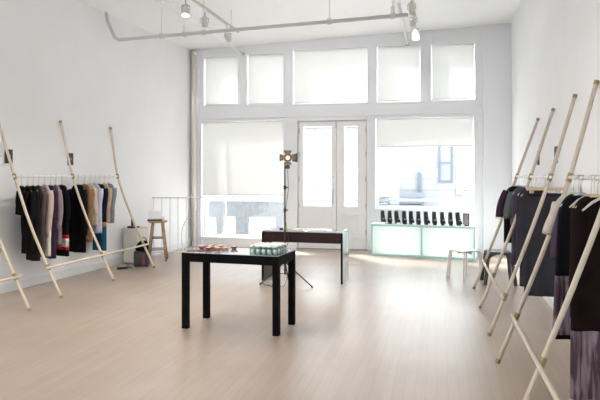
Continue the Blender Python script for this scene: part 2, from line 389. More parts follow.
# ------------------------------------------------------------------ stair railing at the left
t = thing('stair_railing', 'white metal railing with thin uprights between the left wall and the window corner', 'railing', (-5.16, 10.62, 0), .235)
MB().bar((0, 0, 1.08), (.95, 0, 1.08), .014).build('handrail', mat('railing_paint', (.78, .79, .80), .4), t)
MB().bar((0, 0, .07), (.95, 0, .07), .012).build('bottom_rail', mat('railing_paint', (.78, .79, .80), .4), t)
for i in range(7):
    x = .03+i*.15
    MB().bar((x, 0, .0), (x, 0, 1.08), .008, seg=8).build('baluster', mat('railing_paint', (.78, .79, .80), .4), t)
pts = [(.62, -.03, .02), (.575, -.03, .14), (.548, -.03, .26)]
for i in range(12):
    a = pi - i/11*pi*.47
    pts.append((1.0+.455*cos(a), -.03, .36+.50*sin(a)))
MB().tube(pts, .009).build('curved_rail', mat('railing_paint', (.78, .79, .80), .4), t, True)
# ------------------------------------------------------------------ pipes, tracks, lamps
t = thing('sprinkler_pipe', 'white painted sprinkler pipe running across the room under the ceiling', 'pipe', (0, 0, 0))
A, B_ = Vector((-5.06, 9.2, 3.70)), Vector((-.39, 8.66, 3.71))
MB().tube([(-5.20, 9.05, 4.12), (-5.19, 9.08, 3.98), (-5.12, 9.18, 3.74), A, A.lerp(B_, .02), B_], .027, 14).build('main_pipe', mat('grey_white_pipe_paint', (.62, .62, .60), .4), t, True)
for f in (.17, .26, .33, .76, .955):
    p = A.lerp(B_, f); zc_ = cz(p.x)
    h = MB().bar((p.x, p.y, 3.72), (p.x, p.y, zc_), .007, seg=8).build('hanger_rod', M_white, t)
    MB().bar(p-Vector((.03, 0, 0)), p+Vector((.03, 0, 0)), .042, seg=14).build('coupling', mat('grey_white_pipe_paint', (.62, .62, .60), .4), h)
    if f in (.26, .955): MB().bar(p+Vector((0, 0, .02)), p+Vector((0, 0, .13)), .030, seg=12).build('riser_tee', M_white, h)
def long_pipe(x, y0, y1, z, lab, r=.024):
    t = thing('conduit', lab, 'pipe', (x, y1, z), 0, 'white conduits running to the window wall')
    MB().bar((0, y0-y1, 0), (0, 0, 0), r).build('pipe', M_white, t, True)
    b = MB().bar((0, -.02, 0), (0, 0, 0), .035); b.build('flange', mat('flange_grey', (.35, .36, .38), .5), t)
    yy = y0+.4
    while yy < y1: MB().bar((0, yy-y1, 0), (0, yy-y1, cz(x)-z), .005, seg=6).build('hanger_rod', M_white, t); yy += 1.5
long_pipe(-3.93, 2, YB-.01, 4.02, 'thin white conduit on the left ceiling ending above the second small upper shade')
long_pipe(-.56, 9.4, YB-.01, 4.06, 'thin white conduit right of centre ending above the upper shade beside the door')
def track(x, y0, y1, z, lab):
    t = thing('light_track', lab, 'light track', (x, (y0+y1)/2, z), 0, 'track lighting rails'); h = (y1-y0)/2
    MB().box(-.018, .018, -h, h, -.016, .016).build('track_rail', mat('track_rail_grey', (.55, .55, .54), .4), t)
    for f in (-.9, -.3, .3, .9): MB().bar((0, f*h, .01), (0, f*h, cz(x)-z), .006, seg=6).build('hanger_rod', M_white, t)
track(-3.28, 2.5, 10.0, 3.92, 'ceiling light track left of centre, with spotlights near the sprinkler pipe')
track(-.33, 2.0, 9.9, 3.92, 'ceiling light track right of centre, ending near the lit spotlight')
def spot(x, y, z, lab, tilt, yaw, lit=True, power=0, col=(1, .93, .84), r=.045, L=.15):
    t = thing('track_spotlight', lab, 'spotlight', (x, y, z), yaw, 'white spotlights on the ceiling tracks')
    MB().box(-.016, .016, -.05, .05, -.045, -.001).build('adapter', M_white, t)
    b = MB().bar((0, 0, -.04), (0, 0, -.13), .009, seg=8); b.box(-.055, .055, -.008, .008, -.145, -.13)
    b.box(-.057, -.049, -.008, .008, -.20, -.13); b.box(.049, .057, -.008, .008, -.20, -.13); b.build('yoke', M_metal, t)
    m = Matrix.Translation((0, 0, -.19)) @ Matrix.Rotation(tilt, 4, 'X')
    hd = MB().lathe([(.012, .09), (.030, .085), (.034, .03), (r, -.01), (r, -L+.08), (r-.004, -L+.08), (r-.006, -L+.095), (.002, -L+.095)], 18).move(m).build('lamp_head', mat('lamp_white', (.66, .65, .62), .35), t, True)
    MB().lathe([(.001, -L+.099), (r-.007, -L+.099), (r-.007, -L+.091), (.001, -L+.091)], 18).move(m).build('lens', M_lens if lit else M_metal, hd)
    if power:
        ld = bpy.data.lights.new('spot_beam', 'SPOT'); ld.energy = power; ld.color = col; ld.spot_size = 2.3; ld.spot_blend = .8; ld.shadow_soft_size = .05
        lo = bpy.data.objects.new('spot_beam', ld); C.objects.link(lo); lo.parent = t
        lo.matrix_local = m @ Matrix.Translation((0, 0, -L+.01))
WARM = (1, .93, .87); COOL = (1, .98, .96)
spot(-3.28, 7.75, 3.90, 'large track spotlight with a bright lens above the left end of the sprinkler pipe', -.5, .3, power=70, col=WARM, r=.055, L=.19)
spot(-3.28, 8.45, 3.90, 'small track spotlight behind the larger one on the left track', .3, .2, lit=False, power=0)
spot(-3.28, 9.45, 3.90, 'farthest spotlight on the left track, hanging below the sprinkler pipe', .95, .0, lit=False, power=22, col=COOL)
spot(-.33, 9.75, 3.90, 'far spotlight with a lit white lens at the end of the right track', -.45, .25, power=8, col=WARM, r=.06, L=.20)
spot(-.33, 9.05, 3.90, 'spotlight just in front of the lit one on the right track', .95, .25, lit=False, power=22, col=COOL)
spot(-.52+.19, 8.35, 3.90, 'spotlight above the right end of the sprinkler pipe', .9, -.15, lit=False, power=0)
spot(-3.28, 6.95, 3.90, 'nearest visible spotlight of the left track, cut by the top edge of the photo', .25, -.5, power=80, col=WARM, r=.055)
for i, (x, y, yaw, p) in enumerate([(-3.28, 5.2, -1.2, 90), (-3.28, 3.6, -1.2, 95), (-.33, 5.6, 1.3, 8), (-.33, 3.8, 1.3, 8)]):  # out-of-view track heads, added to warm and brighten the near walls
    spot(x, y, 3.90, ['added unseen track spotlight over the left racks', 'added unseen track spotlight nearest the camera over the left wall', 'added unseen track spotlight over the right racks', 'added unseen track spotlight nearest the camera over the right wall'][i], .45, yaw, power=p, col=WARM)

# ------------------------------------------------------------------ clothes racks
def rack(side, ys, lab, fxo=None):
    """leaning A-rack: poles lean on the wall, rail and low bar tie them"""
    left = side < 0
    fx = fxo or (-4.45 if left else .47)
    ym = sum(ys)/len(ys)
    t = thing('clothes_rack', lab, 'clothes rack', (fx, ym, 0), 0, 'leaning pole clothes racks')
    M = M_pole if left else M_poleR; r = .017
    H = 2.27 if left else 2.22
    def top(y): return ((lx(y)+.022) if left else (rx(y)-.022)) - fx
    def px(y, z):                      # the poles bow a little towards the wall
        K = [(0, 0), (.37, -.19), (.9, -.44), (1.48, -.655), (H, top(y))] if left else [(0, 0), (.37, .145), (.9, .345), (1.48, .54), (H, top(y))]
        for i in range(len(K)-1):
            if z <= K[i+1][0] or i == len(K)-2:
                (z0, x0), (z1, x1) = K[i], K[i+1]
                zm, xm = K[i-1] if i else (K[0][0]*2-K[1][0], K[0][1]*2-K[1][1]); zp, xp = K[i+2] if i+2 < len(K) else (z1*2-z0, x1*2-x0)
                m0 = ((x1-xm)/(z1-zm)); m1 = ((xp-x0)/(zp-z0)); h = z1-z0; u = (z-z0)/h
                return (2*u**3-3*u*u+1)*x0 + (u**3-2*u*u+u)*h*m0 + (-2*u**3+3*u*u)*x1 + (u**3-u*u)*h*m1
    for y in ys:
        p = MB().tube([(px(y, z), y-ym, z) for z in [.012]+[H*i/18 for i in range(1, 19)]], r, 14).build('pole', M, t, True)
        MB().bar((px(y, H-.02), y-ym, H-.02), (px(y, H+.012), y-ym, H+.012), r*1.15, seg=14).build('cap', M_tape, p)
        MB().bar((-.003*side*0, y-ym, .0), (px(y, .03), y-ym, .03), r*1.1, seg=14).build('foot', M_tape, p)
        for z in (.37, 1.48):
            MB().bar((px(y, z-.035), y-ym, z-.035), (px(y, z+.035), y-ym, z+.035), r*1.25, seg=14).build('clamp', M_tape, p)
    y0, y1 = ys[0]-ym, ys[-1]-ym; yr = ys[len(ys)//2]
    off = r*2.0
    s_ = 1 if left else -1      # rail sits on the wall side under the pole
    MB().bar((px(yr, 1.48), y0-.03, 1.48), (px(yr, 1.48), y1+.03, 1.48), .014).build('top_rail', M_rail, t, True)
    MB().bar((px(yr, .37)+s_*.026, y0-.08, .37), (px(yr, .37)+s_*.026, y1+.08, .37), .015).build('bottom_rail', M, t, True)
    return fx + px(yr, 1.48)
railL = rack(-1, (6.72, 7.97, 9.25), 'pale pine pole rack leaning on the left wall, full of clothes, beside the stool')
rack(-1, (3.45, 4.75, 6.02), 'pine pole rack cut by the left edge, only its end pole and low bar showing', -4.38)
railR = rack(1, (6.02, 7.24, 8.45), 'weathered pole rack on the right wall, the farther one with the grey skirt')
railR2 = rack(1, (2.75, 3.95, 5.17), 'weathered pole rack nearest the camera on the right wall, with the plum dresses')

def ring(hw, th, z, n=28, fold=0, ph=0, cx=0, k=7):
    r = []
    for i in range(n):
        a = 2*pi*i/n
        c, s_ = cos(a), sin(a)
        x = cx + hw*(abs(c)**.8)*(1 if c > 0 else -1)
        y = th*(abs(s_)**.8)*(1 if s_ > 0 else -1) + fold*sin(k*x/.2 + ph)*(1 if True else 0)
        r.append((x, y, z))
    return r
def hanger(x, y, rz, lab, kind='wood', zr=1.48, w=.20, drop=.10):
    """hook over the rail, sloping shoulders. the base Empty sits on the rail"""
    M = {'wood': M_hang, 'white': M_hangw, 'teal': M_teal, 'lime': M_lime}[kind]
    t = thing('clothes_hanger', ' '.join(lab.split()[:16]), 'hanger', (x, y, zr), rz, 'hangers on the clothes rails')
    pts = [(.020*cos(a), .0, .0+.020*sin(a)) for a in [R(d) for d in range(200, -80, -30)]] + [(0, 0, -.045), (0, 0, -drop-.01)]
    MB().tube(pts, .0022, 6).build('hook', M_metal, t, True)
    MB().tube([(-w, 0, -drop-.098), (-w*.6, 0, -drop-.05), (-.02, 0, -drop-.014), (.02, 0, -drop-.014), (w*.6, 0, -drop-.05), (w, 0, -drop-.098)], [.006, .009, .009, .009, .009, .006], 8).build('shoulder_bar', M, t, True)
    return t
def garment(name, cat, lab, x, y, L, hw, M, rz=0, zr=1.48, sleeve=0, sw=.045, Ms=None, th=.035, flare=1.0, waist=1.0, drop=.13, bands=(), group=None, collar=None,
            sides=(-1, 1), fold=.012, spread=.04, cuff=None, neck=.06):
    """L: length below the hanger. bands: (from fraction, to fraction, name, material) drawn as their own mesh pieces."""
    top = zr-drop+.01; z0 = top-L
    t = thing(name, lab, cat, (x, y, z0), rz, group)
    ph = random.random()*6
    def prof(f):                       # f: 0 top .. 1 hem
        if f < .10/L: 
            g = f/(.10/L); return neck + (hw-neck)*(g**.6), .018 + (th-.018)*g
        g = (f-.10/L)/(1-.10/L)
        w = hw*(1 + (flare-1)*g) * (1-(1-waist)*math.exp(-((g-.35)/.18)**2))
        return w, th*(1+.35*g)
    def piece(f0, f1, nm, m, grow=0):
        b = MB(); N = max(3, int((f1-f0)*L/.04)); rs = []
        fs = [f0+(f1-f0)*i/N for i in range(N+1)]
        if f0 == 0: fs = [0, .02/L, .05/L, .08/L] + [f for f in fs if f > .1/L]
        for f in fs:
            w, d = prof(f); rs.append(ring(w+grow, d+grow, L*(1-f), 32, fold*min(1, f*2), ph))
        b.rings(rs); return b.build(nm, m, t, True)
    cuts = [0] + sorted({c for bd in bands for c in bd[:2] if 0 < c < 1}) + [1]
    for a, c in zip(cuts, cuts[1:]):
        bd = next((q for q in bands if q[0] <= a+1e-6 and q[1] >= c-1e-6), None)
        if bd: piece(a, c, bd[2], bd[3])
        else: piece(a, c, 'bodice' if a == 0 else 'lower_section', M)
    if sleeve:
        for s_ in sides:
            b = MB(); n_ = 9; pts = []; rr = []
            for i in range(n_):
                f = i/(n_-1)
                pts.append((s_*(hw-.035+spread*f+.012*sin(f*4+ph)), .01*sin(f*5+ph), L-.065-f*sleeve)); rr.append(sw*(1-.25*f) if f > .1 else sw*.85)
            b.tube(pts, rr, 12); o = b.build('sleeve', Ms or M, t, True)
            if cuff:
                p = Vector(pts[-1]); MB().bar(p-Vector((0, 0, .012)), p+Vector((0, 0, .014)), sw*.80, seg=12).build('cuff', cuff, o)
    if collar:
        b = MB(); b.rings([ring(neck*1.05, .028, L-.03, 16), ring(neck*.9, .030, L+.012, 16), ring(neck*.6, .018, L+.016, 16)], True); b.build('collar', collar, t, True)
    return t

BLK = fab('black_wool', (.005, .005, .006)); BLK2 = fab('black_jersey', (.008, .007, .008)); NAVY = fab('navy_cloth', (.010, .012, .032))
GL = 'garments on the left rack'; GR = 'garments on the right racks'
X = railL
def LG(px_y, name, cat, lab, L, hw, M, rz, kind='wood', **k):
    hw *= .80; rz -= 10; k['spread'] = min(k.get('spread', .0), .005)
    garment(name, cat, lab, X, px_y, L, hw, M, R(rz), group=GL, **k)
    hanger(X, px_y, R(rz), k.pop('hl', None) or ('%s hanger holding the %s' % ({'wood': 'wooden', 'white': 'white', 'lime': 'yellow green'}[kind], lab.split(' hanging')[0].split(' on a ')[0].split(' on the ')[0])), kind, w=min(.19, hw-.012))
LG(6.85, 'jacket', 'jacket', 'short black cropped top hanging first at the near end of the left rack', .36, .17, BLK, -28, sleeve=.22, spread=.0)
LG(6.97, 'coat', 'coat', 'long black coat hanging second on the left rack', .86, .19, BLK2, -25, sleeve=.55, spread=.01)
LG(7.08, 'coat', 'coat', 'long charcoal coat hanging third on the left rack', .96, .19, fab('charcoal_wool', (.016, .015, .016)), -22, sleeve=.55)
LG(7.19, 'dress', 'dress', 'grey brown straight dress hanging before the pink beige coat', .92, .19, fab('taupe_wool', (.085, .068, .064)), -20, kind='wood', sleeve=.5)
LG(7.32, 'coat', 'coat', 'pink beige long coat with pale sleeve hanging mid left rack', .93, .20, fab('blush_cloth', (.56, .42, .37)), -20, kind='white', sleeve=.62, spread=.02, sw=.05, bands=((.62, 1, 'cream_lining', fab('cream_cloth', (.72, .66, .55))),))
LG(7.45, 'dress', 'dress', 'slim dark plum dress hanging behind the pink beige coat', .98, .17, fab('dark_plum', (.045, .028, .055)), -20, kind='white', sleeve=.40, flare=.9)
LG(7.56, 'cardigan', 'cardigan', 'mauve grey knitted cardigan hanging before the middle pole', .80, .18, fab('mauve_knit', (.27, .21, .24), .3), -20, kind='white', sleeve=.55)
RED = fab('red_cloth', (.55, .02, .02)); 
LG(7.70, 'dress', 'dress', 'black dress with red and cream stripes above its hem hanging by the middle pole', .98, .20, BLK2, -14, kind='white', sleeve=.45,
   bands=((.70, .75, 'red_stripe', RED), (.75, .87, 'cream_band', fab('cream_jersey', (.72, .64, .58), .2)), (.87, .91, 'red_stripe', RED)))
LG(8.10, 'coat', 'coat', 'broad black overcoat hanging just past the middle pole', .98, .205, BLK, -8, kind='white', sleeve=.66, sw=.055)
LG(8.27, 'jacket', 'jacket', 'tan brown jacket hanging beside the broad black overcoat', .84, .20, fab('tan_suede', (.26, .15, .085), .3), -10, sleeve=.58, sw=.055)
LG(8.42, 'blouse', 'blouse', 'cream blouse on a yellow green hanger on the left rack', .62, .19, fab('cream_silk', (.62, .55, .42)), -10, kind='lime', sleeve=.4)
LG(8.55, 'shirt', 'shirt', 'pale lavender blue shirt hanging before the navy coat', .74, .19, fab('lavender_cotton', (.52, .55, .68)), -10, kind='white', sleeve=.55, collar=fab('lavender_cotton', (.52, .55, .68)))
LG(8.69, 'coat', 'coat', 'navy coat with a mustard and teal lower part hanging near the far pole', 1.02, .19, NAVY, -10, kind='white', sleeve=.56,
   bands=((.57, .64, 'mustard_band', fab('mustard_cloth', (.50, .26, .05))), (.64, 1, 'teal_skirt', fab('teal_cloth', (.015, .10, .17)))))
LG(8.83, 'blouse', 'blouse', 'slim sand coloured blouse hanging behind the navy coat', .60, .17, fab('sand_silk', (.60, .47, .30)), -10, kind='white', sleeve=.4)
LG(8.97, 'dress', 'dress', 'blue grey dress with a red sleeve patch hanging last on the left rack', .62, .165, fab('blue_grey_knit', (.24, .27, .32), .2), -8, kind='white', sleeve=.45, flare=.9,
   bands=((.42, .58, 'red_patch', RED),))

def RG(y, name, cat, lab, L, hw, M, rz, kind='wood', x=None, **k):
    xx = x if x is not None else railR-.02
    hw = min(hw, .175)*.93; rz += 6
    garment(name, cat, lab, xx, y, L, hw, M, R(rz), group=GR, **k)
    hanger(xx, y, R(rz), '%s hanger holding the %s' % ({'wood': 'wooden', 'white': 'white', 'teal': 'teal'}[kind], lab.split(' hanging')[0].split(' on a ')[0].split(' on the ')[0]), kind, w=min(.19, hw-.012))
PLUM = fab('plum_cotton', (.05, .022, .042))
RG(8.28, 'dress', 'dress', 'black and plum dress with white cuffs hanging at the far end of the right racks', .72, .21, fab('black_plum', (.022, .012, .02)), 6, kind='white', sleeve=.34, sw=.06, spread=.10, sides=(-1, 1), Ms=PLUM, cuff=M_rail, bands=((.6, 1, 'black_skirt', BLK),))
RG(8.06, 'jacket', 'jacket', 'black short jacket hanging behind the grey sweatshirt', .50, .21, BLK2, 6, kind='white', sleeve=.3, spread=.05)
RG(7.62, 'sweatshirt', 'sweatshirt', 'grey green short sleeved sweatshirt hanging on the farther right rack', .44, .22, fab('grey_green_fleece', (.095, .105, .105), .2), 10, kind='teal', sleeve=.30, sw=.075, spread=.05)
RG(7.45, 'dress', 'dress', 'purple grey sleeveless dress hanging behind the grey skirt', .88, .20, fab('purple_grey', (.075, .058, .085)), 8, kind='teal', flare=1.05)
RG(7.02, 'dress', 'dress', 'dark purple straight dress hanging between the middle and near poles of the farther right rack', .80, .20, fab('deep_purple', (.045, .036, .052)), 8, kind='white')
RG(6.72, 'dress', 'dress', 'charcoal sleeveless dress hanging just behind the flat grey skirt', 1.0, .19, fab('slate_wool2', (.035, .035, .04)), 5, kind='white')
# grey skirt on a clip hanger
ys = 6.30
t = thing('skirt', 'wide dark grey skirt clipped flat to a wooden bar hanger on the farther right rack', 'skirt', (railR, ys, .34), R(2), GR)
b = MB(); L = .985
b.rings([ring(.165+.03*(1-z/L), .012+.018*(1-z/L), z, 40, .010*(1-z/L), 1, k=9) for z in [L*i/22 for i in range(23)]][::-1]); b.build('skirt_panel', fab('dark_grey_wool', (.036, .036, .043)), t, True)
MB().rings([ring(.167, .0145, L-.03, 40), ring(.167, .0145, L+.002, 40)]).build('waistband', fab('waistband_black', (.025, .025, .03)), t, True)
t = thing('clip_hanger', 'wooden bar clip hanger holding the dark grey skirt', 'hanger', (railR, ys, 1.48), R(2), 'hangers on the clothes rails')
MB().tube([(.02*cos(a), 0, .02*sin(a)) for a in [R(d) for d in range(200, -80, -30)]]+[(0, 0, -.05), (0, 0, -.10)], .0025, 6).build('hook', M_metal, t, True)
MB().box(-.17, .17, -.012, .012, -.128, -.098, bev=.004).build('bar', M_hang, t)
for x in (-.12, .12): MB().box(x-.018, x+.018, -.018, .018, -.155, -.125).build('clip', M_metal, t)
# nearer rack on the right
X2 = railR2
SHEER = striped_mat('plum_streaked_chiffon', (.04, .016, .03), (.27, .195, .235), 16, .6, .85, .12)
RG(4.98, 'cardigan', 'cardigan', 'cream knitted cardigan hanging first on the nearer right rack', .36, .17, fab('cream_knit', (.55, .50, .43), .15), 6, kind='white', x=X2-.01, sleeve=.24, sw=.05, spread=.06, sides=(-1,))
RG(4.85, 'dress', 'dress', 'black sleeveless dress on a teal hanger on the nearer right rack', .95, .155, BLK, 4, kind='teal', x=X2)
RG(4.70, 't_shirt', 'shirt', 'black top with violet sleeves over a rose slip on the nearer rack', .66, .15, BLK, 6, kind='white', x=X2-.01, sleeve=.38, sw=.06, spread=.07, sides=(-1,), Ms=fab('violet_melange', (.06, .040, .068), .3), bands=((.70, 1, 'slip', fab('rose_cream', (.50, .38, .34))),))
RG(4.56, 'dress', 'dress', 'black dress with a sheer plum streaked hem hanging on the nearer right rack', 0.98, .16, BLK2, 4, kind='white', x=X2-.05, flare=1.32, bands=((.56, .97, 'sheer_hem', SHEER), (.97, 1, 'hem_binding', BLK)))
RG(4.40, 'tunic', 'tunic', 'plain black tunic hanging before the long brown dress', .80, .16, fab('ink_jersey', (.012, .010, .013)), 3, kind='wood', x=X2)
RG(4.20, 'dress', 'dress', 'long brown black dress with a plum streaked skirt hanging on the nearer right rack', 1.26, .185, fab('brown_black_crepe', (.012, .0065, .006), .3), 6, kind='wood', x=X2-.025, flare=1.08, bands=((.66, 1, 'streaked_skirt', SHEER),), sleeve=.55, sw=.05, spread=.0)
for i, y in enumerate((4.78, 4.48, 4.30, 4.10)):
    hanger(X2, y, R(8), ['empty white hanger just past the cream cardigan', 'empty white hanger before the black tunic', 'empty white hanger above the long brown dress', 'empty white hanger nearest the camera on the right rack'][i], 'white', w=.14)

# wall tags
def wtag(side, y, z, lab):
    x = (lx(y)+.003) if side < 0 else (rx(y)-.003); a = -.043 if side < 0 else -.032
    t = thing('wall_card', lab, 'card', (x, y, z-.09), a*0, 'dark cards pinned on the walls')
    s_ = 1 if side < 0 else -1
    MB().box(0 if s_ > 0 else -.006, .006 if s_ > 0 else 0, -.075, .075, 0, .18).move(Matrix.Rotation(-a, 4, 'Z')).build('card', mat('dark_card', (.02, .02, .022), .6), t)
    b = MB()
    for j, w in enumerate((.035, .03)): b.box(.0062*s_-.0005, .0062*s_+.0005, -w, w, .10-j*.02, .106-j*.02)
    b.move(Matrix.Rotation(-a, 4, 'Z')).build('printed_line', mat('card_print', (.5, .5, .5), .6), t)
wtag(-1, 6.96, 1.74, 'dark card on the left wall behind the near pole of the rack')
wtag(-1, 8.22, 1.735, 'dark card on the left wall beside the middle pole')
wtag(1, 8.55, 1.72, 'dark card on the right wall farther from the camera')
wtag(1, 7.16, 1.72, 'dark card on the right wall nearer the camera')

# ------------------------------------------------------------------ near black table
TA = -.09
t = thing('display_table', 'black table with a smoky glass top in the foreground', 'table', (-1.915, 5.87, 0), TA)
hx, hy, H = .502, .258, .74; lw = .06
for sx in (-1, 1):
    for sy in (-1, 1):
        cx, cy = sx*(hx-lw/2), sy*(hy-lw/2)
        MB().box(cx-lw/2, cx+lw/2, cy-lw/2, cy+lw/2, 0, H-.085, bev=.002).build('leg', M_black, t)
b = MB(); b.box(-hx, hx, -hy, -hy+.04, H-.085, H); b.box(-hx, hx, hy-.04, hy, H-.085, H); b.box(-hx, -hx+.04, -hy+.04, hy-.04, H-.085, H); b.box(hx-.04, hx, -hy+.04, hy-.04, H-.085, H)
b.build('apron', M_black, t, bev=.002)
MB().box(-hx+.006, hx-.006, -hy+.006, hy-.006, H, H+.005, bev=.001).build('table_top', M_ttop, t)
TM = Matrix.Translation((-1.915, 5.87, 0)) @ Matrix.Rotation(TA, 4, 'Z')
def on_table(u, v): p = TM @ Vector((u, v, .7455)); return (p.x, p.y, p.z)
# bowls
BOWL = [(.001, 0), (.020, 0), (.022, .004), (.038, .022), (.041, .028), (.037, .028), (.020, .009), (.001, .007)]
cols = [(.40, .20, .14), (.28, .10, .08), (.62, .44, .34), (.20, .09, .07)]
spots = [(u-.04, v+.02, c) for u, v, c in [(-.43, .10, 2), (-.36, .19, 0), (-.33, .08, 1), (-.26, .17, 2), (-.25, .04, 0), (-.18, .12, 3), (-.29, -.04, 1), (-.13, .03, 2), (-.19, -.03, 0), (-.08, .12, 1), (-.38, .0, 3)]]
names = ['copper', 'dark red', 'pale peach', 'brown']
protos = {}
where = ['at the far left of the cluster on the black table', 'behind the others on the left of the black table', 'amid the left of the bowl cluster', 'at the back of the bowl cluster', 'in the middle of the bowl cluster', 'right of the centre of the bowl cluster',
         'at the front of the bowl cluster', 'at the right end of the bowl cluster towards the jars', 'front right in the bowl cluster', 'at the back right of the bowl cluster', 'front left corner of the bowl cluster']
for i, (u, v, c) in enumerate(spots):
    lab = 'small %s bowl %s' % (names[c], where[i])
    p = on_table(u, v)
    if c not in protos:
        t = thing('bowl', lab, 'bowl', p, 0, 'little bowls on the black table')
        MB().lathe(BOWL, 20).build('bowl_shell', mat('bowl_'+names[c].replace(' ', '_'), cols[c], .3, metal=.3), t, True)
        MB().lathe([(.001, .012), (.026, .012), (.031, .022), (.018, .028), (.001, .030)], 16).build('filling', mat('pale_filling%d' % c, [(.62, .45, .36), (.70, .58, .5), (.75, .66, .6), (.5, .3, .22)][c], .6, noise=.3, nscale=80), t, True)
        protos[c] = t
    else: dup(protos[c], p, i*.7, lab)
t = tag(MB().box(-.11, .11, -.05, .05, 0, .003).build('napkin', mat('dark_red_napkin', (.12, .04, .05), .8)), 'dark flat napkin under the front left bowls on the black table', 'napkin'); t.location = on_table(-.40, -.10); t.rotation_euler = (0, 0, .3)
# jars
JG = glass_mat('jar_glass', (.85, .93, .91), .35, .05)
first = None
rown = ['front row', 'second row', 'third row', 'back row']; coln = ['leftmost', 'second from left', 'middle', 'fourth from left', 'rightmost']
for r_ in range(4):
    for c_ in range(5):
        p = on_table(.225+c_*.056+(.006 if r_ % 2 else 0), -.205+r_*.078)
        lab = '%s small lidded glass jar in the %s on the black table' % (coln[c_], rown[r_])
        if first is None:
            t = thing('glass_jar', lab, 'jar', p, 0, 'small lidded glass jars on the black table')
            MB().lathe([(.001, 0), (.026, 0), (.028, .006), (.028, .056), (.022, .068), (.022, .074), (.019, .074), (.019, .066), (.025, .054), (.025, .008), (.001, .006)], 18).build('jar_body', JG, t, True)
            MB().lathe([(.001, .008), (.0235, .008), (.0235, .050), (.001, .050)], 16).build('contents', mat('teal_grey_contents', (.76, .87, .85), .35, noise=.12, nscale=60), t, True)
            MB().lathe([(.001, .072), (.0245, .072), (.0245, .086), (.020, .089), (.001, .089)], 18).build('lid', mat('white_jar_lid', (.80, .80, .79), .3), t, True)
            first = t
        else: dup(first, p, 0, lab)

# ------------------------------------------------------------------ console in the middle
BA = -.06
t = thing('console_table', 'low espresso console with slab ends in the middle of the floor', 'table', (-1.835, 8.64, 0), BA)
hx, hy, H = .588, .20, .70
MB().box(-hx, hx, -hy, hy, H, H+.022).build('table_top', M_ttop, t, bev=.002)
MB().box(-hx+.02, hx-.02, -hy, -hy+.022, H-.145, H).build('apron', M_esp, t)
MB().box(-hx+.02, hx-.02, hy-.022, hy, H-.145, H).build('apron', M_esp, t)
for s_ in (-1, 1):
    o = MB().box(min(s_*hx, s_*(hx-.018)), max(s_*hx, s_*(hx-.018)), -hy, hy, 0, H).build('side_panel', M_side, t); 
    a = s_*(hx-.018) if s_ < 0 else s_*(hx-.022)
    MB().box(min(s_*(hx-.018), s_*(hx-.030)), max(s_*(hx-.018), s_*(hx-.030)), -hy, hy, 0, H-.001).build('inner_lining', M_esp, o)
    MB().box(s_*(hx-.014)-.014, s_*(hx-.014)+.014, -hy-.004, -hy, 0, H).build('edge_strip', M_black, o)
CM = Matrix.Translation((-1.835, 8.64, 0)) @ Matrix.Rotation(BA, 4, 'Z')
def sheet(u, v, w, d, rz, lab, m=M_paper, th=.004, cat='paper', name='paper_sheet'):
    o = tag(MB().box(-w/2, w/2, -d/2, d/2, 0, th, bev=.0008).build(name, m), lab, cat, None)
    o.location = CM @ Vector((u, v, H+.023)); o.rotation_euler = (0, 0, rz)
sheet(.18, -.02, .26, .19, .2, 'large white sheet lying on the console right of centre')
sheet(-.08, .05, .18, .13, -.2, 'smaller white sheet lying on the console near the stand')
sheet(-.26, .0, .12, .10, .1, 'yellow card lying on the console left of the lamp stand', mat('yellow_card', (.62, .52, .12), .6), .006, 'card', 'card')
sheet(-.33, -.09, .05, .03, .1, 'tiny dark box lying at the left end of the console', M_black, .02, 'box', 'small_box')
sheet(-.45, .06, .14, .12, .1, 'grey folded leaflet at the left end of the console', mat('grey_leaflet', (.5, .5, .5), .6), .006, 'leaflet', 'leaflet')

# ------------------------------------------------------------------ lamp on stand
t = thing('light_stand', 'black tripod light stand holding a lamp in front of the console', 'light stand', (-2.03, 8.22, 0))
def seg(a, b_, r): return MB().bar(a, b_, r, seg=10)
MB().bar((0, 0, .14), (0, 0, 1.02), .013).build('pole', M_blackm, t, True)
MB().bar((0, 0, 1.0), (0, 0, 1.64), .009).build('upper_pole', M_blackm, t, True)
for z in (.30, 1.02, 1.33):
    b = MB().bar((0, 0, z-.025), (0, 0, z+.025), .020); b.bar((0, 0, z), (.045, -.01, z), .008); b.build('collar', M_blackm, t)
for i, (ex, ey) in enumerate(((.42, -.17), (-.32, -.13), (-.02, .30))):
    l = seg((ex*.04, ey*.04, .30), (ex, ey, .012), .009).build('leg', M_blackm, t)
    seg((0, 0, .15), (ex*.5, ey*.5, .163), .005).build('brace', M_blackm, l)
    MB().bar((ex*.96, ey*.96, .022), (ex, ey, .010), .012).build('rubber_foot', M_blackm, l)
MB().box(.005, .065, -.035, .02, 1.585, 1.635, bev=.004).build('clamp_box', M_blackm, t)
lt = thing('studio_lamp', 'lamp with dark barn doors and warm lit bulb on top of the stand', 'lamp', (-1.985, 8.20, 1.735))
m = Matrix.Rotation(R(12), 4, 'Z') @ Matrix.Rotation(R(90), 4, 'X')
MB().lathe([(.001, -.07), (.035, -.065), (.055, -.03), (.060, .02), (.056, .02), (.050, -.02), (.030, -.05), (.001, -.055)], 20).move(m).build('lamp_head', mat('bronze_reflector', (.16, .12, .08), .35, metal=.8), lt, True)
MB().lathe([(.001, -.045), (.024, -.03), (.028, -.005), (.018, .015), (.001, .02)], 14).move(m).build('bulb', M_bulb, lt, True)
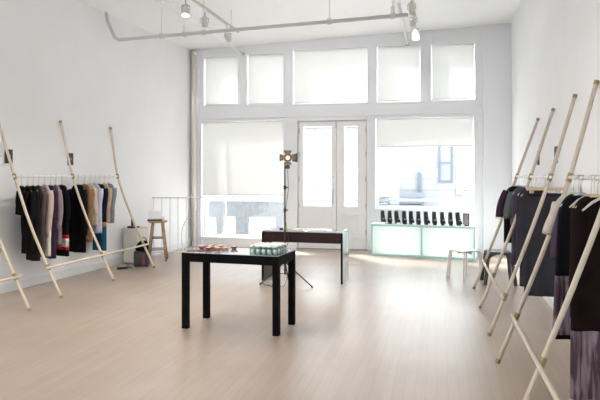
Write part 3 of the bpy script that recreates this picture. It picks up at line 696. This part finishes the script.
for a, w, L, tilt in ((90, .075, .085, 25), (-90, .075, .06, 35), (0, .09, .095, 50), (180, .07, .075, 40)):
    b = MB().rings([[(-w/2, 0, 0), (w/2, 0, 0), (w/2, .003, 0), (-w/2, .003, 0)], [(-w*.7, 0, L), (w*.7, 0, L), (w*.7, .003, L), (-w*.7, .003, L)]])
    b.move(Matrix.Rotation(R(12), 4, 'Z') @ Matrix.Rotation(R(90), 4, 'X') @ Matrix.Rotation(R(a-90), 4, 'Z') @ Matrix.Translation((0, .058, .018)) @ Matrix.Rotation(-R(tilt), 4, 'X'))
    b.build('barn_door', mat('dark_barn_door', (.05, .05, .06), .35, metal=.6), lt)
MB().bar((0, 0, -.11), (0, .0, -.055), .010).build('stem', M_blackm, lt)
ld = bpy.data.lights.new('bulb_light', 'POINT'); ld.energy = .12; ld.color = (1, .75, .45); ld.shadow_soft_size = .03
lo = bpy.data.objects.new('bulb_light', ld); C.objects.link(lo); lo.parent = lt; lo.location = (.01, -.045, 0)
t = tag(MB().tube([(-1.985, 8.19, 1.58), (-1.97, 8.17, 1.3), (-2.02, 8.17, .95), (-1.965, 8.17, .6), (-2.04, 8.13, .42), (-1.95, 8.13, .34), (-2.06, 8.12, .25), (-1.97, 8.15, .14), (-2.0, 8.05, .012), (-2.15, 8.0, .008), (-2.4, 8.25, .008)], .004, 6).build('power_cord', M_blackm, smooth=True), 'black power cord looping down the lamp stand', 'cord')

# ------------------------------------------------------------------ frosted display case under the right window
Lf = Vector((-1.21, 11.66)); Rt = Vector((.66, 11.36)); ang = math.atan2(Rt.y-Lf.y, Rt.x-Lf.x); W = (Rt-Lf).length
dp = .36; H = .575
t = thing('display_case', 'low frosted glass case with aqua edges under the right window', 'display case', (Lf.x, Lf.y, 0), ang)
g = .028
fr = MB()
for x in (0, W/2-g/2, W-g):
    for y in (0, dp-g): fr.box(x, x+g, y, y+g, 0, H)
for z in (0, H-g):
    for y in (0, dp-g):
        fr.box(g, W/2-g/2, y, y+g, z, z+g); fr.box(W/2+g/2, W-g, y, y+g, z, z+g)
    for x in (0, W-g): fr.box(x, x+g, g, dp-g, z, z+g)
fr.build('edge_frame', M_aqua, t)
for x0, x1 in ((g, W/2-g/2), (W/2+g/2, W-g)):
    MB().box(x0, x1, .008, .016, g, H-g).build('front_panel', M_frost, t)
    MB().box(x0, x1, dp-.016, dp-.008, g, H-g).build('back_panel', M_frost, t)
MB().box(.008, .016, g, dp-g, g, H-g).build('side_panel', M_frost, t); MB().box(W-.016, W-.008, g, dp-g, g, H-g).build('side_panel', M_frost, t)
MB().box(-.01, W+.01, -.01, dp+.01, H, H+.012).build('glass_top', mat('pale_aqua_top', (.80, .92, .90), .15), t)
for cx in (W*.25, W*.75):  # tubes and point lights added inside so the frosted panels glow
    tb = MB().bar((cx-.30, dp*.55, .06), (cx+.30, dp*.55, .06), .012).build('added_light_tube', mat('added_case_tube', (1, 1, 1), .4, emit=(.95, 1, 1), estr=8), t)
    ld = bpy.data.lights.new('added_case_light', 'POINT'); ld.energy = 2.0; ld.color = (.93, 1, 1); ld.shadow_soft_size = .08
    lo = bpy.data.objects.new('added_case_light', ld); C.objects.link(lo); lo.parent = t; lo.location = (cx, dp*.55, .28)
DM = Matrix.Translation((Lf.x, Lf.y, 0)) @ Matrix.Rotation(ang, 4, 'Z')
# ankle boots on the case
def boot(x, lab, rz, M, first=None):
    p = DM @ Vector((x, .17, H+.0125))
    if first: return dup(first, p, ang+rz, lab)
    t = thing('boot', lab, 'boot', p, ang+rz, 'row of boots on the glass case')
    # toe towards -y
    MB().rings([[(w*cos(a), yc+d*sin(a), z) for a in [2*pi*k/16 for k in range(16)]] for z, w, d, yc in
                ((.018, .042, .080, -.035), (.045, .046, .085, -.035), (.08, .043, .070, -.018), (.115, .040, .056, .0), (.15, .038, .050, .012), (.19, .037, .048, .018), (.235, .037, .048, .022), (.238, .030, .042, .022), (.20, .026, .036, .022))], True).build('upper', M, t, True)
    MB().rings([[(w*cos(a), yc+d*sin(a), z) for a in [2*pi*k/16 for k in range(16)]] for z, w, d, yc in ((0, .036, .050, -.062), (.018, .037, .056, -.062))]).build('sole', M_blackm, t)
    MB().rings([[(w*cos(a), .03+w*sin(a), z) for a in [2*pi*k/12 for k in range(12)]] for z, w in ((0, .022), (.03, .028))]).build('heel', M_blackm, t)
    MB().box(-.014, .014, -.082, -.040, .082, .098).move(Matrix.Identity(4)).build('buckle_strap', M_metal, t)
    return t
M_boot = mat('black_leather', (.006, .0065, .009), .4)
bp = [381, 388.3, 395.7, 403.5, 410.6, 418, 426, 434, 442, 450, 457.5]
ords = ['leftmost', 'second from left', 'third from left', 'fourth from left', 'fifth from left', 'sixth from left', 'seventh from left', 'eighth from left', 'ninth from left', 'tenth from left', 'eleventh from left']
fb = None
for i, p in enumerate(bp):
    x = (p-371)/(475-371)*W
    o = boot(x, '%s of the black boots lined up on the glass case' % ords[i], [.5, .3, .7, .4][i % 4], M_boot, fb)
    fb = fb or o
x = (465.5-371)/104*W
t = thing('picture_frame', 'small upright maroon frame with a grey face at the right end of the boots', 'frame', DM @ Vector((x, .15, H+.0125)), ang-.1)
b = MB(); b.box(-.052, -.038, -.012, .012, 0, .22); b.box(.038, .052, -.012, .012, 0, .22); b.box(-.038, .038, -.012, .012, .206, .22); b.box(-.038, .038, -.012, .012, 0, .014)
b.box(-.03, .03, .012, .07, 0, .006); b.build('frame_border', mat('maroon_lacquer', (.16, .03, .06), .4), t)
MB().box(-.038, .038, -.006, .006, .014, .206).build('frame_face', mat('grey_green_face', (.30, .31, .30), .5, noise=.4, nscale=30), t)
# price cards in front of the boots
pc = None
for i in range(6):
    p = DM @ Vector((.22+i*.29, .045, H+.0125)); lab = 'tiny white price card at the front edge of the glass case, %s' % ['far left', 'second from left', 'third from left', 'third from right', 'second from right', 'far right'][i]
    if pc is None:
        pc = tag(MB().prism([(-.018, 0), (.018, 0), (0, .03)], 'X', -.03, .03).build('price_card', M_paper), lab, 'card', 'price cards on the glass case'); pc.location = p; pc.rotation_euler = (0, 0, ang)
    else:
        c = pc.copy(); C.objects.link(c); c.location = p; c['label'] = lab

# ------------------------------------------------------------------ white stool (right)
t = thing('stool', 'small white square stool in front of the right end of the glass case', 'stool', (.40, 9.32, 0), R(38))
hs = .165; H = .415
b = MB()
pl = []
for cx, cy, a0 in ((hs-.05, hs-.05, 0), (-hs+.05, hs-.05, 90), (-hs+.05, -hs+.05, 180), (hs-.05, -hs+.05, 270)):
    for k in range(5): a = R(a0+k*22.5); pl.append((cx+.05*cos(a), cy+.05*sin(a)))
MB().prism(pl, 'Z', H-.022, H).build('seat', M_plast, t, bev=.005)
for sx in (-1, 1):
    for sy in (-1, 1):
        MB().beam((sx*(hs-.02), sy*(hs-.02), H-.022), (sx*(hs+.008), sy*(hs+.008), 0), .06, .022, up=(sx, -sy, 0)).build('leg', M_stleg, t, bev=.004)
b = MB().box(-hs+.03, hs-.03, -.012, .012, H-.05, H-.022); b.box(-.012, .012, -hs+.03, hs-.03, H-.05, H-.022); b.build('under_brace', M_stleg, t)

# dark metal stool behind the right rack
t = thing('metal_stool', 'dark grey metal stool with arched sides behind the farther right rack', 'stool', (.83, 8.98, 0), R(3))
H = .45; ts, bs = .155, .20
MB().prism([(ts*.98*x_, ts*.98*y_) for x_, y_ in ((-1, -.8), (-.8, -1), (.8, -1), (1, -.8), (1, .8), (.8, 1), (-.8, 1), (-1, .8))], 'Z', H-.012, H).build('seat', mat('seat_grey', (.20, .20, .19), .35, metal=.5), t, bev=.004)
for i in range(4):
    a = i*pi/2
    # arched apron
    poly = [(-ts, H-.012), (ts, H-.012), (ts*1.08, H-.14)] + [((ts*.92)*cos(q), H-.14+.105*sin(q)) for q in [R(d) for d in range(0, 181, 15)]] + [(-ts*1.08, H-.14)]
    MB().prism(poly, 'Y', -ts*1.02, -ts*1.02+.006).move(Matrix.Rotation(a, 4, 'Z')).build('apron', M_steelD, t)
    sx, sy = [(1, 1), (-1, 1), (-1, -1), (1, -1)][i]
    MB().beam((sx*ts*.95, sy*ts*.95, H-.02), (sx*bs, sy*bs, 0), .034, .034, up=(sx, sy, 0)).build('leg', M_steelD, t)

# ------------------------------------------------------------------ oak bar stool (left), things on it
SX, SY = -4.79, 10.08
t = thing('bar_stool', 'tall worn oak stool by the left wall next to the railing', 'stool', (SX, SY, 0), R(20))
H = .70
MB().lathe([(.001, H-.032), (.155, H-.032), (.166, H-.022), (.166, H-.006), (.158, H), (.001, H-.004)], 28).build('seat', M_stool, t, True)
for i in range(4):
    a = R(45+90*i)
    MB().bar((.22*cos(a), .22*sin(a), 0), (.115*cos(a), .115*sin(a), H-.03), .017, .020, seg=12).build('leg', M_stool, t, True)
for z, r0 in ((.20, .178), (.25, .178), (.40, .150)):
    for i in range(4):
        if (z == .20 and i % 2) or (z == .25 and i % 2 == 0): continue
        a, c_ = R(45+90*i), R(135+90*i); rr = .22-.105*z/(H-.03)
        MB().bar((rr*cos(a), rr*sin(a), z), (rr*cos(c_), rr*sin(c_), z), .009, seg=8).build('rung', M_steelD, t, True)
t = thing('notebook_computer', 'black device with a raised white lid on the oak stool', 'laptop', (SX-.04, SY-.02, H+.001), R(24))
MB().box(-.13, .13, -.085, .075, 0, .022, bev=.003).build('base', M_blackm, t)
MB().box(-.12, .12, -.003, .003, 0, .15).move(Matrix.Translation((0, .072, .022)) @ Matrix.Rotation(-.3, 4, 'X')).build('lid', M_paper, t)
MB().box(-.10, .08, -.06, .04, .0225, .0235).build('keyboard', M_gray, t)
t = tag(MB().lathe([(.001, 0), (.03, 0), (.035, .07), (.030, .07), (.026, .005), (.001, .005)], 16).build('cup', M_plast, smooth=True), 'small white cup on the right side of the oak stool', 'cup'); t.location = (SX+.115, SY-.02, H)

# pale cabinet by the left wall
t = thing('cabinet', 'low pale cabinet against the left wall behind the far rack pole', 'cabinet', (-5.03, 9.72, 0), R(-2.5))
MCb = mat('pale_cabinet', (.66, .63, .56), .5)
MB().box(-.12, .13, -.19, .19, .03, .60, bev=.004).build('body', MCb, t); MB().box(-.10, .11, -.17, .17, 0, .03).build('plinth', M_gray, t)
for s_ in (-1, 1):
    d = MB().box(.13, .142, min(0, s_*.185)+.004, max(0, s_*.185)-.004, .05, .58).build('door', MCb, t)
    MB().bar((.15, s_*.03, .30), (.15, s_*.03, .40), .005, seg=8).build('handle', M_metal, d)
t = thing('telephone', 'small black desk device with an upright handset on the pale cabinet', 'telephone', (-5.02, 9.62, .601), R(-20))
MB().box(-.07, .07, -.07, .07, 0, .035, bev=.006).build('base', M_blackm, t)
MB().bar((-.02, 0, .03), (-.03, 0, .15), .024, .016).build('handset', M_blackm, t)
# black machine on floor
t = thing('machine_box', 'black boxy amplifier with a red stripe on the floor by the oak stool', 'amplifier', (-4.76, 9.42, 0), R(20))
MB().box(-.12, .12, -.11, .11, .012, .25, bev=.01).build('housing', mat('dark_grey_housing', (.03, .03, .035), .5, noise=.3, nscale=30), t)
MB().box(.02, .06, -.114, -.109, .03, .22).build('red_stripe', mat('dull_red', (.22, .02, .04), .5), t)
b = MB()
for x in (-.09, .09):
    for y in (-.08, .08): b.bar((x, y, 0), (x, y, .013), .015)
b.build('foot', M_blackm, t)
t = thing('bag', 'slumped black bag on top of the amplifier box', 'bag', (-4.76, 9.42, .251), R(20))
MB().rings([[(w*cos(a)+ox, d*sin(a), z) for a in [2*pi*k/18 for k in range(18)]] for z, w, d, ox in ((0, .09, .07, 0), (.03, .11, .085, 0), (.09, .10, .075, .01), (.14, .07, .055, .02), (.165, .03, .02, .03))]).build('bag_body', BLK2, t, True)
MB().tube([(.03-.05*cos(a), 0, .14+.075*sin(a)) for a in [R(d) for d in range(0, 181, 18)]], .006).build('strap', M_blackm, t, True)
# cords and small black adapter on floor
t = tag(MB().box(-.08, .08, -.035, .035, 0, .035, bev=.006).build('power_adapter', M_blackm), 'black power adapter on the floor below the pale cabinet', 'adapter'); t.location = (-4.90, 9.02, 0); t.rotation_euler = (0, 0, .6)
tag(MB().tube([(-4.86, 9.06, .02), (-4.78, 9.12, .008), (-4.88, 9.2, .008), (-4.97, 9.3, .008), (-5.03, 9.5, .008), (-5.06, 9.58, .01)], .005, 6).build('floor_cord', M_blackm, smooth=True), 'thin black cord on the floor between adapter and cabinet', 'cord')

# ------------------------------------------------------------------ light
w = bpy.data.worlds.new('sky'); S.world = w; w.use_nodes = True
nt = w.node_tree; bg = nt.nodes['Background']
bg.inputs[0].default_value = (.90, .955, 1, 1); bg.inputs[1].default_value = 4.2
sd = bpy.data.lights.new('sun', 'SUN'); sd.energy = 23; sd.angle = R(10); sd.color = (1, .98, .95)
so = bpy.data.objects.new('sun', sd); C.objects.link(so); so.location = (-8, 24, 12)
so.rotation_euler = Vector((.95, -1, -1.15)).to_track_quat('-Z', 'Y').to_euler()

# ------------------------------------------------------------------ camera
cd = bpy.data.cameras.new('camera'); cd.sensor_width = 36; cd.lens = 619/600*36; cd.shift_y = -25/600; cd.clip_start = .05; cd.clip_end = 200
co = bpy.data.objects.new('camera', cd); C.objects.link(co); co.location = (0, 0, 1.5)
co.rotation_euler = (pi/2, 0, math.atan(137/619)); S.camera = co
S.view_settings.view_transform = 'Standard'; S.view_settings.look = 'None'; S.view_settings.exposure = 1.02; S.view_settings.gamma = 1
S.view_settings.use_curve_mapping = False
